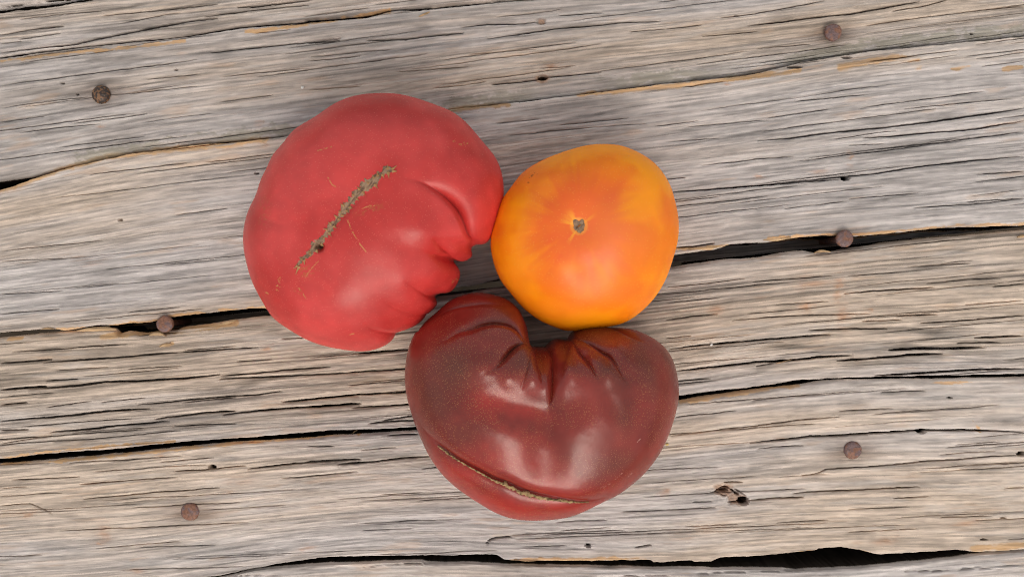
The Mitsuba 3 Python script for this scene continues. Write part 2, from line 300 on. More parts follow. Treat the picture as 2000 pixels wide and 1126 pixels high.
P4_LOW = [(-900, 965)] + edge('0,480 200,455 400,440 600,428 800,405 1000,385 1200,370 1400,360 1600,340 1800,325 1970,318', (0, 726), Z) + [(750, 838), (815, 834), (1000, 815), (1200, 790)] + edge('60,135 200,115 400,92 600,70 750,46 900,36 1100,29 1300,26 1600,20 1970,12', (1300, 726), Z) + [(2900, 700)]
P5_TOP = [(-900, 972)] + edge('0,508 200,490 400,473 600,454 800,436 1000,414 1200,394 1400,382 1600,371 1800,354 1970,344', (0, 726), Z) + [(750, 845), (815, 840), (1000, 824), (1200, 802)] + edge('60,160 200,137 400,108 550,90 700,74 880,48 1000,42 1200,41 1500,38 1970,29', (1300, 726), Z) + [(2900, 706)]
P5_LOW = [(-900, 1200), (0, 1160), (300, 1140)] + edge('1200,1120 1500,1060 1750,1022 1970,1015', (0, 726), Z)[:-1] + edge('200,745 500,738 800,738 1000,733 1060,735 1100,762 1180,768 1450,770 1750,765 1920,764 1932,776', (600, 826), 2.857) + edge('0,1045 140,1035 160,1044 250,1042 300,1020 560,1008 580,1003 830,980 840,972 970,962 1060,975 1150,1000 1190,1004 1400,990 1600,978 1730,992 1970,975', (1300, 726), Z) + [(2900, 1040)]
P6_TOP = [(-900, 1230), (0, 1180), (300, 1150)] + edge('1250,1126 1400,1087 1700,1062 1950,1052', (0, 726), Z)[:-1] + edge('0,792 300,782 580,773 640,774 662,782 900,785 1200,796 1500,802 1900,810', (600, 826), 2.857) + edge('0,1080 300,1083 650,1084 720,1094 1000,1083 1300,1056 1600,1026 1740,1002 1970,986', (1300, 726), Z) + [(2900, 1050)]

# cracks: enlarged view, then 'width: x,y x,y ...;' in that view's coordinates
V = {'k': ((1380, 920), 12.508), 'i': ((0, 560), 2.5), 'a': ((0, 0), 2.814), 'b': ((0, 400), 2.814), 'c': ((0, 726), 2.814), 'd': ((600, 0), 2.857), 'e': ((600, 826), 2.857), 'f': ((1300, 0), 2.814), 'g': ((1300, 350), 2.814), 'h': ((1300, 726), 2.814)}
CR = {
    'k': '30:230,490 330,440 400,390 480,380 570,430;22:590,430 660,470 720,540 810,575;26:540,765 650,755 770,745;18:340,520 430,500 520,480;16:100,530 200,520 330,530;14:350,560 420,600 500,610',
    'i': '7:1720,528 1800,525 2000,512 2100,500;5:1700,420 1880,408 2000,397 2080,392;5:1720,592 2000,575 2060,570;5:1800,668 2000,655 2080,650;4:1870,655 2000,632 2080,622;5:1740,325 1850,318 2000,308 2060,300;6:1500,592 1700,575 1760,572;2.5:1700,480 2000,455;3:1750,720 2000,700;2.5:900,770 1300,760',
    'a': '4:0,188 130,168 230,152 350,143;2:100,105 350,75 560,60;6:0,285 200,262 400,240 560,205 700,180 900,140 1050,115 1200,97;3:560,85 830,60 1200,20;5:1300,40 1500,20 1700,0;3:1120,90 1280,70 1500,45 1700,25;2:640,130 900,80 1000,66;2.5:0,470 150,445 290,428 500,400 700,378 950,345 1100,320;4:1150,290 1400,262 1650,235 1880,205;2:800,435 1100,405;2:0,590 250,555 480,530;2:0,670 250,635;2:100,728 350,695 560,680;2:1700,312 1970,285;2:620,520 900,490 1100,470;2:300,810 600,770 800,745;1.8:1200,560 1500,520;2:1400,180 1600,160;1.8:1200,420 1500,390 1700,370;2.5:0,240 120,225;3:100,215 330,180',
    'b': '2.5:0,492 140,485 350,470;3.5:0,600 150,585 330,570;2:0,312 200,300 380,290;6:0,870 130,862 280,850;5:230,868 450,852 650,838 830,822 980,812;4.5:980,812 1150,800 1420,782;10:0,1015 120,1008 250,998;7.5:150,1015 400,995 560,975 800,965 1000,955 1210,932;4.5:1210,940 1400,925 1600,905 1820,888;3.5:250,968 430,955;3.5:60,808 400,785 700,765;3.5:0,1100 150,1085;2.5:550,1085 800,1058;4.5:750,1098 900,1085 1150,1060 1400,1045 1550,1025;5:1200,958 1600,940 1970,920;7:1550,1085 1750,1065 1970,1045;3.5:1550,735 1670,730;5:1700,1110 1970,1095;2:700,590 1000,560;2:900,330 1200,300;2.2:1000,800 1300,775;2.5:700,900 1000,885;2:300,910 600,890;2.5:1300,860 1500,850',
    'c': '7:0,272 200,255 400,240 600,215 820,205;6:270,332 450,318 700,292 930,270;6:850,262 1000,240 1150,225 1290,218;6.5:1220,238 1400,215 1600,200 1800,190 1970,178;5:0,322 150,318;3.5:0,395 120,375 280,355;4:0,180 140,170;2.5:250,195 500,160;2.5:280,385 600,360 900,330 1000,320;3:60,592 250,588 440,575;3.5:430,618 600,605 780,590 980,578;3.5:450,698 650,682 850,660 1050,648 1210,635;2.5:0,732 170,725 240,758 290,780;4:960,548 1150,535 1350,515;5.5:1360,532 1600,505 1800,492 1970,482;4:1870,508 1970,500;3:1540,585 1750,570 1970,548;2.5:880,495 1000,488 1180,470;2:0,640 150,630;3.5:950,300 1150,290 1300,285;2:520,970 800,945 1000,930;2.5:1550,160 1750,150 1970,128;3:1000,170 1300,140',
    'd': '5:0,235 80,232 180,222;4.5:860,150 1000,132 1200,130 1290,120;5.5:330,225 550,215 700,195 870,180;4.5:1000,215 1200,185 1400,155 1600,140 1750,125 1970,115;3:1400,85 1650,68;2:250,290 470,275;5:1030,470 1180,455 1300,438;4.5:1320,430 1500,412 1640,400;2:1800,175 2000,160;2.2:700,490 850,475 1000,455;2:0,340 300,310;2:500,400 900,370;2:1300,380 1500,365;2:0,500 300,480;1.8:900,300 1300,270;2:1400,700 1800,660;2:1100,760 1500,720 1900,690;2:1050,690 1300,665',
    'e': '5:0,215 200,205 300,205;6.5:170,232 400,212 550,195 690,185;2.5:0,295 260,280;2.5:0,130 150,130;2.5:300,150 500,135;4:450,70 620,62;3:640,255 740,245;6:995,680 1015,655 1060,640 1135,632;4:1830,695 1920,678;2.5:1750,495 2000,485;2:300,600 600,585;2:1200,690 1450,680;2:400,400 650,385;2:1400,600 1700,580',
    'f': '2.5:0,158 200,135;3.5:300,95 500,72 750,25 880,0;5:450,140 800,95 1000,75 1180,45 1400,5;3:200,198 350,185 510,170;3:1250,60 1450,25 1550,0;2.5:1750,50 1970,32;2:1100,140 1350,100;5:500,775 700,758 900,730 1200,700 1500,665 1700,635 1970,595;4.5:1080,760 1400,735 1700,710 1970,665;3.5:1150,820 1500,785 1800,745 1970,725;2.5:190,912 500,875 700,860;3:0,985 110,975;4.5:150,1050 500,1020 760,990 960,970 1150,955 1400,915 1700,880 1970,858;3:1700,960 1970,940;2.5:1650,1110 1970,1088;2:100,700 550,660;2:0,780 300,760;2:700,560 1100,520;2:1300,600 1700,560 1900,540;2:550,650 900,600;2.2:1000,800 1200,790;2:500,265 800,240',
    'g': '4.5:30,70 250,55 500,35 700,20 960,0;2.5:1350,160 1700,135 1970,105;4.5:30,378 160,370 270,350;3:0,595 250,570 440,545;3:480,562 700,545 920,530;4.5:980,628 1200,610 1480,595;3:1380,480 1680,460;3:1430,572 1650,552 1850,540;3.5:1800,590 1970,575;3.5:0,775 140,755 290,740;3.5:360,775 600,755 850,745 1130,738;4.5:1270,752 1500,742;3.5:1080,780 1300,772;4:1400,790 1650,775 1850,760 1970,750;4.5:790,828 1000,822 1220,820;3:0,875 140,860;5:20,935 240,908 450,890 680,870 910,855;6:1700,872 1970,860;10:1230,938 1400,930 1600,928 1760,925;3.5:1600,900 1840,895;9:60,1055 300,1030 500,1005 680,995 850,978 1030,970;8:940,998 1130,985 1350,965 1530,960;4:500,1028 680,1000;3.5:60,1110 250,1095;8:1150,1080 1400,1065 1700,1048 1970,1040;2:0,130 300,95;2:1000,110 1400,75;2.5:1650,690 1970,665;2:600,690 900,670;2:1000,530 1300,510;2:0,680 300,650',
    'h': '3.5:20,355 250,325 500,295 700,268 960,245;3.5:470,160 700,135 880,122;3:50,250 180,235 390,212;2.5:950,215 1250,200;7.5:460,395 640,375 800,355 960,348 1200,335 1390,322 1600,320 1800,325 1970,330;3:500,425 600,410 760,403;4:740,575 830,560 890,535 1060,525 1200,515 1430,492 1600,485 1800,465 1970,458;6:460,708 600,695 760,688;4.5:700,670 900,655 1150,645 1400,632;5:320,608 420,605;3.5:0,760 280,745;2.5:1180,112 1430,102;2.2:1250,695 1460,683;2.5:150,715 260,712;3:380,640 440,680;2:1000,880 1400,860;2:600,830 900,810;2:1500,800 1800,790;2:100,850 400,835;2:60,70 300,45'}
CRACKS = []
for key, s in CR.items():
    for item in s.split(';'):
        w, pts = item.split(':')
        CRACKS.append((float(w) / V[key][1], np.array(edge(pts, *V[key]))))
# pits: x, y, radius along, radius across (photograph pixels), depth (mm)
PITS = [(1060, 151, 8, 5, 5), (1452, 978, 10, 8, 9), (1412, 957, 10, 4, 2), (1801, 842, 8, 5, 5), (1996, 886, 8, 5, 6), (1650, 348, 8, 5, 6), (1149, 1065, 5, 4, 4), (1057, 41, 9, 6, 1.0), (414, 912, 7, 5, 3), (343, 136, 3, 2, 1.5),
        (150, 184, 3, 2, 1), (121, 162, 4, 2, 1), (1551, 132, 14, 3, 1.5), (1653, 113, 9, 3, 1.6), (1900, 65, 3, 2, 2), (236, 430, 4, 3, 1.2), (1440, 30, 3, 2, 1.5), (502, 339, 4, 2, 1.5), (1922, 1053, 6, 2, 1.5), (1960, 1011, 5, 2, 1.5), (1855, 776, 4, 2, 1.5)]
rng = np.random.default_rng(11)
for _ in range(230):            # hairline checks
    x0, y0, L = rng.uniform(-150, 2100), rng.uniform(-20, 1150), rng.uniform(80, 420)
    if 480 < x0 + L / 2 < 1320 and 190 < y0 < 1000 and rng.random() < 0.6:
        continue
    sl = -np.interp(y0, [0, 200, 550, 850, 1120], [0.125, 0.14, 0.10, 0.075, 0.03])
    n_ = 5
    xs = np.linspace(x0, x0 + L, n_)
    CRACKS.append((rng.uniform(0.4, 0.9), np.stack([xs, y0 + sl * (xs - x0) + rng.normal(0, 0.45, n_)], 1)))


def grain_fbm(u, v, pid, octs=3):
    return meshkit.fbm(np.stack([u, v, np.full_like(u, 0.37 + pid)], -1), octs)


XS = np.concatenate([np.arange(-900, -60, 30), np.arange(-60, 2060, 3.5), np.arange(2060, 2900, 30)])


def plank(i, up, low, z0, roll_up, roll_low, detail=True, step=1.0):
    """One board between two traced edges. roll: radius (px) over which an edge is worn round, and how far it drops (mm)."""
    xs = XS if detail else np.arange(-900, 2901, 40.0)
    up, low = np.array(up), np.array(low)
    yu, yl = np.interp(xs, up[:, 0], up[:, 1]), np.interp(xs, low[:, 0], low[:, 1])
    if detail:
        for y, sd in ((yu, 1), (yl, 2)):
            y += 2.6 * (meshkit.fbm(np.stack([xs / 34, np.full_like(xs, 5.1 * i + sd), xs * 0], -1), 3) - 0.5) + 1.3 * (meshkit.noise(np.stack([xs / 5, np.full_like(xs, 2.1 * i + sd), xs * 0], -1)) - 0.5)
    yl = np.maximum(yl, yu + 6)
    nr = int(np.max((yl - yu)[(xs > -60) & (xs < 2060)]) / step) + 2 if detail else 12
    t = np.linspace(0, 1, nr)
    PX = np.repeat(xs[None], nr, 0)
    uni = np.arange(-900, 2901, 5.0)
    su = np.interp(xs, uni, gaussian_filter1d(np.interp(uni, up[:, 0], up[:, 1]), 26))
    sl_ = np.interp(xs, uni, gaussian_filter1d(np.interp(uni, low[:, 0], low[:, 1]), 26))
    PY = su[None] + t[:, None] * (sl_ - su)[None]
    reach = 0.22
    PY = PY + (yu - su)[None] * np.clip(1 - t[:, None] / reach, 0, 1) ** 2 + (yl - sl_)[None] * np.clip(1 - (1 - t[:, None]) / reach, 0, 1) ** 2
    width = np.mean(yl - yu) * M
    u, v = PX * M, (PY - su[None]) / (sl_ - su)[None] * width
    H = np.full_like(PX, z0)
    if detail:
        wv = v + 0.002 * meshkit.noise(np.stack([u * 9, v * 40, u * 0 + i], -1))
        g1 = grain_fbm(u * 10, wv * 330, i)
        g2 = grain_fbm(u * 26, wv * 900, i + 40, 2)
        H += 0.00030 * (g1 - 0.5) + 0.00040 * (g2 - 0.5) + 0.0009 * (grain_fbm(u * 5, v * 38, i + 80) - 0.5)
        gro = np.clip((meshkit.noise(np.stack([u * 14, wv * 900, u * 0 + i + 9], -1)) - 0.74) / 0.2, 0, 1)
        H -= (0.0006 if i in (1, 4) else 0.0003) * gro
        H += 0.0003 * (meshkit.noise(np.stack([u * 330, wv * 1500, u * 0 + i + 19], -1)) - 0.5)
        for w, c in CRACKS:
            x0, x1 = c[0, 0] - 4, c[-1, 0] + 4
            m = np.nonzero((xs >= x0) & (xs <= x1))[0]
            if not len(m):
                continue
            cy = np.interp(xs[m], c[:, 0], c[:, 1])
            if np.all(cy < yu[m]) or np.all(cy > yl[m]):
                continue
            f = (xs[m] - c[0, 0]) / (c[-1, 0] - c[0, 0])
            cy = cy + 0.9 * (meshkit.noise(np.stack([xs[m] / 9, cy * 0 + c[0, 1], cy * 0], -1)) - 0.5) + 1.4 * (meshkit.noise(np.stack([xs[m] / 45, cy * 0 + c[0, 1], cy * 0 + 3], -1)) - 0.5) * (len(c) > 2)
            ww = w * np.clip(np.minimum(f, 1 - f) * 6, 0, 1) ** 0.6 * (0.7 + 0.6 * meshkit.noise(np.stack([xs[m] / 22, cy * 0 + c[0, 0], cy * 0], -1)))
            sl = slice(m[0], m[-1] + 1)
            d = np.abs(PY[:, sl] - cy[None])
            half = np.maximum(ww, 0.05)[None] * 0.5 + 0.25 + 0.25 * (w > 1.6)
            ww = ww * (1.0 + 0.35 * (w > 1.3))
            dep = np.clip(np.maximum(ww, 0) * M * 6.5, 0, 0.014)[None]
            H[:, sl] -= dep * np.clip((half + 0.45 - d) / 0.6, 0, 1) + 0.00035 * min(w, 2) * np.exp(-(d / (1.5 + 1.5 * w)) ** 2) * (ww > 0.2)[None]
        for (px, py, rx, ry, dep) in PITS:
            q = ((PX - px) / rx) ** 2 + ((PY - py) / ry) ** 2
            H -= 2.2 * dep * 0.001 * np.clip((1.25 - q) / 0.6, 0, 1)
        # the lip of the knot in the broad lower board
        q = ((PX - 1420) / 34) ** 2 + ((PY - 963) / 18) ** 2
        H -= 0.0014 * np.exp(-q) * (0.6 + 0.8 * meshkit.noise(np.stack([PX / 4, PY / 3, u * 0], -1)))
        for (R, drop), dist in ((roll_up, PY - yu[None]), (roll_low, yl[None] - PY)):
            rr = R * (0.45 + 1.1 * meshkit.fbm(np.stack([xs / 60, np.full_like(xs, i + R), xs * 0], -1), 2))[None]
            e = np.clip(1 - dist / rr, 0, 1)
            H -= drop * 0.001 * (1 - np.sqrt(np.maximum(1 - e * e, 0)))
    X, Y = (PX - 1000) * M, (563 - PY) * M
    rows = [np.stack([X, Y, H], -1)]
    sk = [0.0015, 0.006, 0.016, THICK]
    for sgn, r in ((1, 0), (-1, nr - 1)):
        ws = []
        for s_ in sk:
            wob = 0.0008 * (meshkit.noise(np.stack([xs / 30, np.full_like(xs, s_ * 900 + i), xs * 0], -1)) - 0.5) if detail else 0 * xs
            ws.append(np.stack([X[r], Y[r] - sgn * (0.0004 * (s_ > 0.004) - wob * 0.5), np.minimum(H[r] - 0.0005, z0 - s_)], -1))
        ws = np.array(ws)
        rows = [ws[::-1]] + rows if sgn == 1 else rows + [ws]
    G = np.concatenate(rows, 0)
    tv = np.concatenate([np.full(len(sk), 0.0), t, np.full(len(sk), 1.0)])
    nR, nC = G.shape[:2]
    idx = np.arange(nR * nC).reshape(nR, nC)
    q = np.stack([idx[:-1, :-1], idx[1:, :-1], idx[1:, 1:], idx[:-1, 1:]], -1).reshape(-1, 4)
    F = np.vstack([q[:, [0, 1, 2]], q[:, [0, 2, 3]]])
    # underside and ends
    F = np.vstack([F, [[idx[0, 0], idx[0, -1], idx[-1, -1]], [idx[0, 0], idx[-1, -1], idx[-1, 0]]]])
    uv = np.stack([np.repeat((xs * M)[None], nR, 0) + 10.0 * (i + 1) + 5.0, np.concatenate([np.repeat(v[:1], len(sk), 0), v, np.repeat(v[-1:], len(sk), 0)])], -1).reshape(-1, 2)
    name = 'deck__plank' + ('' if i == 0 else f'_{i:03d}')
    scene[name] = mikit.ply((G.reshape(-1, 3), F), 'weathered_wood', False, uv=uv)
    return name


def shift(e, dy):
    return [(x, y + dy) for x, y in e]


plank(0, shift(P0_LOW, -270), P0_LOW, -0.004, (4, 2), (16, 5), True, 2.0)
plank(1, P1_TOP, P1_LOW, -0.0005, (10, 3), (5, 2))
plank(2, P2_TOP, P2_LOW, -0.0008, (5, 1.5), (30, 2.6))
plank(3, P3_TOP, P3_LOW, 0.0006, (3.5, 1.4), (5, 1.6))
plank(4, P4_TOP, P4_LOW, -0.0004, (13, 4), (5, 2))
plank(5, P5_TOP, P5_LOW, 0.0, (11, 3.5), (4, 1.2))
plank(6, P6_TOP, shift(P6_TOP, 290), -0.0012, (6, 2), (4, 2), True, 2.5)
plank(7, shift(P0_LOW, -560), shift(P0_LOW, -285), -0.001, 0, 0, False)
plank(8, shift(P6_TOP, 300), shift(P6_TOP, 570), -0.001, 0, 0, False)
for i, t in ((1, 'narrow grey plank along the top, split by long cracks'), (2, 'beige grey plank in the upper part, with two nails and a small knot hole'), (3, 'cool grey plank with orange torn upper edge, behind the pink and orange tomatoes'),
             (4, 'deeply cracked plank below the long black gap'), (5, 'broad pale plank with a brown knot in the lower part')):
    labels[f'deck__plank_{i:03d}'] = {'label': t}


def joist(name, xa, xb, slope):
    ys = np.linspace(-1100, 2200, 40)
    top, v, f = -THICK - 0.0022, [], []
    for y in ys:
        s_ = slope * (y - 563)
        for (x, z) in ((xa, top - 0.09), (xa, top - 0.003), (xa + 8, top), (xb - 8, top), (xb, top - 0.003), (xb, top - 0.09)):
            v.append([(x + s_ - 1000) * M, (563 - y) * M, z])
    for r in range(len(ys) - 1):
        for k in range(6):
            a, b = r * 6 + k, r * 6 + (k + 1) % 6
            f.append([a, b, b + 6, a + 6])
    f += [[0, 1, 2, 3], [0, 3, 4, 5]]
    scene[name] = mikit.ply((np.array(v), np.array(f)), 'dark_wood', False)


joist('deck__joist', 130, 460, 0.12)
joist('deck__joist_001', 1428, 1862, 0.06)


def nail(k, px, py, r, z, dark=False, tilt=(0, 0)):
    """Round nail head with a worn rim, on its shank."""
    na, rings = 40, []
    prof = [(0.0, 0.0017), (0.25, 0.00168), (0.5, 0.0016), (0.75, 0.00145), (0.9, 0.0012), (1.0, 0.0006), (1.0, -0.0004), (0.85, -0.0012), (0.42, -0.002), (0.40, -0.012), (0.40, -0.034)]
    if dark:
        prof = [(0.0, 0.0030), (0.25, 0.0029), (0.5, 0.0025), (0.75, 0.0017), (0.9, 0.0010), (1.0, 0.0002), (1.0, -0.0006), (0.85, -0.0012), (0.42, -0.002), (0.40, -0.012), (0.40, -0.034)]
    c = W(px, py, z)
    rad = r * M
    a = np.arange(na) * 2 * np.pi / na
    for (q, h) in prof:
        wob = 1 + (0.13 * (meshkit.noise(np.stack([np.cos(a) * 1.6 + k * 7, np.sin(a) * 1.6, a * 0], -1)) - 0.5) + 0.06 * (meshkit.noise(np.stack([np.cos(a) * 6 + k * 7, np.sin(a) * 6, a * 0], -1)) - 0.5)) * (q > 0.5)
        x, y = q * rad * wob * np.cos(a), q * rad * wob * np.sin(a)
        bump = (0.0007 if dark else 0.00035) * (meshkit.fbm(np.stack([x * 900 + k * 9, y * 900, a * 0], -1), 3) - 0.5) if h > -0.001 else 0
        rings.append(np.stack([c[0] + x, c[1] + y, z + h + bump + tilt[0] * x + tilt[1] * y], -1))
    G = np.array(rings)
    G[0] = G[0].mean(0)
    idx = np.arange(len(prof) * na).reshape(len(prof), na)
    nx = np.roll(idx, -1, 1)
    q = np.stack([idx[:-1], idx[1:], nx[1:], nx[:-1]], -1).reshape(-1, 4)
    key = 'deck__nail' + ('' if k == 0 else f'_{k:03d}')
    scene[key] = mikit.ply((G.reshape(-1, 3), q), 'dark_rust' if dark else 'rusty_iron', True)


nail(0, 1627, 64, 16.5, 0.0016, tilt=(0.05, -0.04))
nail(1, 197, 185, 18, 0.0002, True)
nail(2, 1649, 466, 16.8, 0.0022, tilt=(0.02, 0.05))
nail(3, 323, 632, 16.5, 0.0016)
nail(4, 372, 998, 17.5, -0.0004, tilt=(-0.03, 0.02))
nail(5, 1665, 878, 17.2, -0.0003)
labels['deck__nail_001'] = {'label': 'blackened, domed rusty nail head'}


def splinter(k, pts, w, z, lift=0.0):
    """A torn sliver of wood: a thin ridged blade tapering at both ends."""
    c = CubicSpline(np.arange(len(pts)), np.array(pts, float))(np.linspace(0, len(pts) - 1, 14))
    d = np.gradient(c, axis=0)
    d /= np.linalg.norm(d, axis=1, keepdims=True)
    t = np.linspace(0, 1, 14)
    hw = w * M * np.sin(np.pi * np.clip(t * 0.94 + 0.03, 0, 1)) ** 0.7 * (0.75 + 0.5 * meshkit.noise(np.stack([t * 5, t * 0 + k, t * 0], -1)))
    p = np.array([W(*q, z) for q in c])
    nrm = np.stack([d[:, 1], d[:, 0]], 1)
    zz = z + lift * t ** 2
    G = []
    for o, h in ((-1, -0.0004), (-0.3, 0.0005), (0.5, 0.0003), (1, -0.0004)):
        G.append(np.concatenate([p + nrm * hw[:, None] * o, (zz + h)[:, None]], 1))
    G = np.array(G)
    idx = np.arange(4 * 14).reshape(4, 14)
    nx = np.roll(idx, -1, 0)
    q = np.stack([idx[:, :-1], idx[:, 1:], nx[:, 1:], nx[:, :-1]], -1).reshape(-1, 4)
    scene['deck__splinter' + ('' if k == 0 else f'_{k:03d}')] = mikit.ply((G.reshape(-1, 3), q), 'fresh_wood', False)


add_bsdf('fresh_wood', {'type': 'principled', 'base_color': proc(lambda p, n, uv: mi.Color3f(0.52, 0.36, 0.21) * (0.45 + 0.9 * fbm(p.x * 150, p.y * 1300, 1.0, 2))), 'roughness': 0.8, 'specular': 0.2})
for k, (pts, w, z, lift) in enumerate([([(150, 646), (190, 642), (228, 643)], 5.0, 0.0, 0), ([(290, 655), (310, 651), (326, 657)], 3.2, 0.0002, 0.0006), ([(312, 677), (322, 673), (334, 671)], 2.8, 0.0004, 0.0003), ([(424, 634), (446, 629), (462, 624)], 2.4, 0.0002, 0.0005),
                                       ([(1345, 486), (1380, 484), (1412, 478)], 4.2, 0.0004, 0), ([(1490, 468), (1520, 467), (1545, 463)], 3.0, 0.0006, 0.0003), ([(1590, 494), (1605, 490), (1622, 492)], 2.6, 0.0, 0.0004), ([(1987, 463), (1996, 461), (2010, 458)], 3.0, 0.0006, 0),
                                       ([(1515, 710), (1530, 706), (1546, 701)], 1.2, 0.0012, 0.0008), ([(688, 846), (694, 841), (699, 838)], 0.5, 0.0010, 0.002), ([(80, 643), (92, 641), (106, 642)], 1.6, 0.0008, 0), ([(818, 33), (828, 28), (840, 24)], 2.0, 0.0002, 0.0006),
                                       ([(1004, 1092), (1030, 1094), (1050, 1093)], 1.6, 0.0003, 0)]):
    splinter(k, pts, w, z, lift)


# ------------------------------------------------------------------ tomatoes
def fade(a, b, x):
    t = np.clip((x - a) / (b - a), 0, 1)
    return t * t * (3 - 2 * t)


def to_px(P):
    k = D / (D - P[..., 2])
    return 1000 + P[..., 0] * k / M, 563 - P[..., 1] * k / M


def polydist(x, y, pts, vals):
    """Signed distance (positive on the left hand, photograph y down) to a polyline and the value carried along it."""
    best, sgn, val = np.full(x.shape, 1e9), np.ones(x.shape), np.zeros(x.shape)
    for (a, b), (va, vb) in zip(zip(pts[:-1], pts[1:]), zip(vals[:-1], vals[1:])):
        d = b - a
        t = np.clip(((x - a[0]) * d[0] + (y - a[1]) * d[1]) / (d @ d), 0, 1)
        ex, ey = x - a[0] - t * d[0], y - a[1] - t * d[1]
        e = np.hypot(ex, ey)
        m = e < best
        best = np.where(m, e, best)
        sgn = np.where(m, np.sign(d[0] * ey - d[1] * ex), sgn)
        val = np.where(m, va + t * (vb - va), val)
    return best, sgn, val


def spline(pts, n=60):
    pts = np.array(pts, float)
    s = np.concatenate([[0], np.cumsum(np.hypot(*np.diff(pts[:, :2], axis=0).T))])
    return CubicSpline(s, pts)(np.linspace(0, s[-1], n))


def tomato(outline, centre, zeq, ztop, zbot, alpha, beta, creases, bumps, blur=24, n_t=900, n_s=150, inner=0.55, core=0.08):
    """A closed skin: the traced outline is its girth at height zeq; creases press into it and bumps swell it (both measured along its normal)."""
    o = np.array(outline, float)
    o = np.vstack([o, o[:1]])
    s = np.concatenate([[0], np.cumsum(np.hypot(*np.diff(o, axis=0).T))])
    sp = CubicSpline(s, o, bc_type='periodic')(np.linspace(0, s[-1], n_t, endpoint=False))
    sp = gaussian_filter1d(sp, 1.6, axis=0, mode='wrap')
    raw = sp
    soft = gaussian_filter1d(sp, blur, axis=0, mode='wrap')
    k = (D - zeq) / D
    conv = lambda q: np.stack([(q[:, 0] - 1000) * M * k, (563 - q[:, 1]) * M * k], -1)
    sp, soft, c = conv(sp), conv(soft), W(*centre, zeq)
    th = np.concatenate([np.linspace(0, 1, n_s) ** 0.9 * 0.5, 0.5 + (1 - np.linspace(1, 0, n_s // 2)[1:] ** 0.9) * 0.5]) * np.pi
    r = np.abs(np.sin(th)) ** alpha
    r[0] = r[-1] = 0
    cz = np.cos(th)
    z = np.where(cz >= 0, zeq + (ztop - zeq) * np.abs(cz) ** beta, zeq - (zeq - zbot) * np.abs(cz) ** (beta * 0.8))
    round_ = conv(gaussian_filter1d(raw, n_t * core, axis=0, mode='wrap'))
    round_ = round_ * 0.55 + soft * 0.45 if core < 0.1 else round_
    b, b0 = fade(inner, 1.0, r)[:, None, None], fade(0.15, 0.8, r)[:, None, None]
    ring = (round_[None] * (1 - b0) + soft[None] * b0) * (1 - b) + sp[None] * b
    XY = c + (ring - c) * r[:, None, None]
    P = np.concatenate([XY, np.broadcast_to(z[:, None, None], XY.shape[:2] + (1,))], -1)
    nR = len(th)
    idx = np.arange(nR * n_t).reshape(nR, n_t)
    nx = np.roll(idx, -1, 1)
    q = np.stack([idx[:-1], nx[:-1], nx[1:], idx[1:]], -1).reshape(-1, 4)
    F = np.vstack([q[:, [0, 1, 2]], q[:, [0, 2, 3]]])

    def normals(P):
        m = P.reshape(-1, 3)
        N = np.zeros_like(m)
        fn = np.cross(m[F[:, 1]] - m[F[:, 0]], m[F[:, 2]] - m[F[:, 0]])
        for j in range(3):
            np.add.at(N, F[:, j], fn)
        return (N / np.maximum(np.linalg.norm(N, axis=1, keepdims=True), 1e-15)).reshape(P.shape)

    N = normals(P)
    if N[n_s // 2, 0] @ (P[n_s // 2, 0] - np.array([*c, zeq])) < 0:
        F = F[:, ::-1]
        N = -N
    px, py = to_px(P)
    up = fade(zbot, zeq, P[..., 2])
    h = np.zeros(px.shape)
    for (bx, by, rx, ry, ang, amt) in bumps:
        ca, sa = math.cos(ang), math.sin(ang)
        a_, b_ = ((px - bx) * ca + (py - by) * sa) / rx, ((py - by) * ca - (px - bx) * sa) / ry
        h += amt * np.exp(-a_ ** 2 - b_ ** 2) * up
    for (pts, deps, wl, wr, *soft_) in creases:
        pts = spline(pts)
        deps = gaussian_filter1d(np.interp(np.linspace(0, 1, len(pts)), np.linspace(0, 1, len(deps)), deps), 4, mode='nearest')
        if soft_:
            deps = deps * np.sin(np.linspace(0, np.pi, len(pts))) ** 2 * 1.3
        d, sg, dep = polydist(px, py, pts, deps)
        w = np.where(sg > 0, wr, wl)                 # photograph y runs down: positive is the right hand
        q_ = d / w
        e_ = np.clip(1 - np.sqrt(q_ * q_ + 0.0004), 0, 1)
        h -= dep * (np.exp(-q_ * q_) if soft_ else 1 - np.sqrt(1 - e_ * e_)) * (0.25 + 0.75 * up)
    h = h * 0.001
    h += 0.0009 * (meshkit.fbm(P * 38 + 3.3, 2) - 0.5) + 0.00010 * (meshkit.fbm(P * 300, 2) - 0.5)
    P = P + N * h[..., None] * np.array([0.3, 0.3, 1.0])
    P[..., 2] = np.maximum(P[..., 2], zbot + 0.02 * (P[..., 2] - zbot))
    P[0], P[-1] = P[0].mean(0), P[-1].mean(0)
    return P, F, normals(P) if F is None else None, n_s


class Skin:
    """Looks up places on the upper skin by photograph pixel."""

    def __init__(self, P, n_s, box):
        Q = P[:n_s - 4].reshape(-1, 3)
        x, y = to_px(Q)
        m = (x > box[0]) & (x < box[2]) & (y > box[1]) & (y < box[3])
        self.f = LinearNDInterpolator(np.stack([x[m], y[m]], 1), Q[m])

    def __call__(self, x, y):
        return self.f(x, y)

    def normal(self, x, y, e=3.0):
        a, b = self.f(x + e, y) - self.f(x - e, y), self.f(x, y - e) - self.f(x, y + e)
        n = np.cross(a, b)
        return n / np.maximum(np.linalg.norm(n, axis=-1, keepdims=True), 1e-12)


def grid_faces(nr, nc):
    idx = np.arange(nr * nc).reshape(nr, nc)
    q = np.stack([idx[:-1, :-1], idx[1:, :-1], idx[1:, 1:], idx[:-1, 1:]], -1).reshape(-1, 4)
    return np.vstack([q[:, [0, 1, 2]], q[:, [0, 2, 3]]])


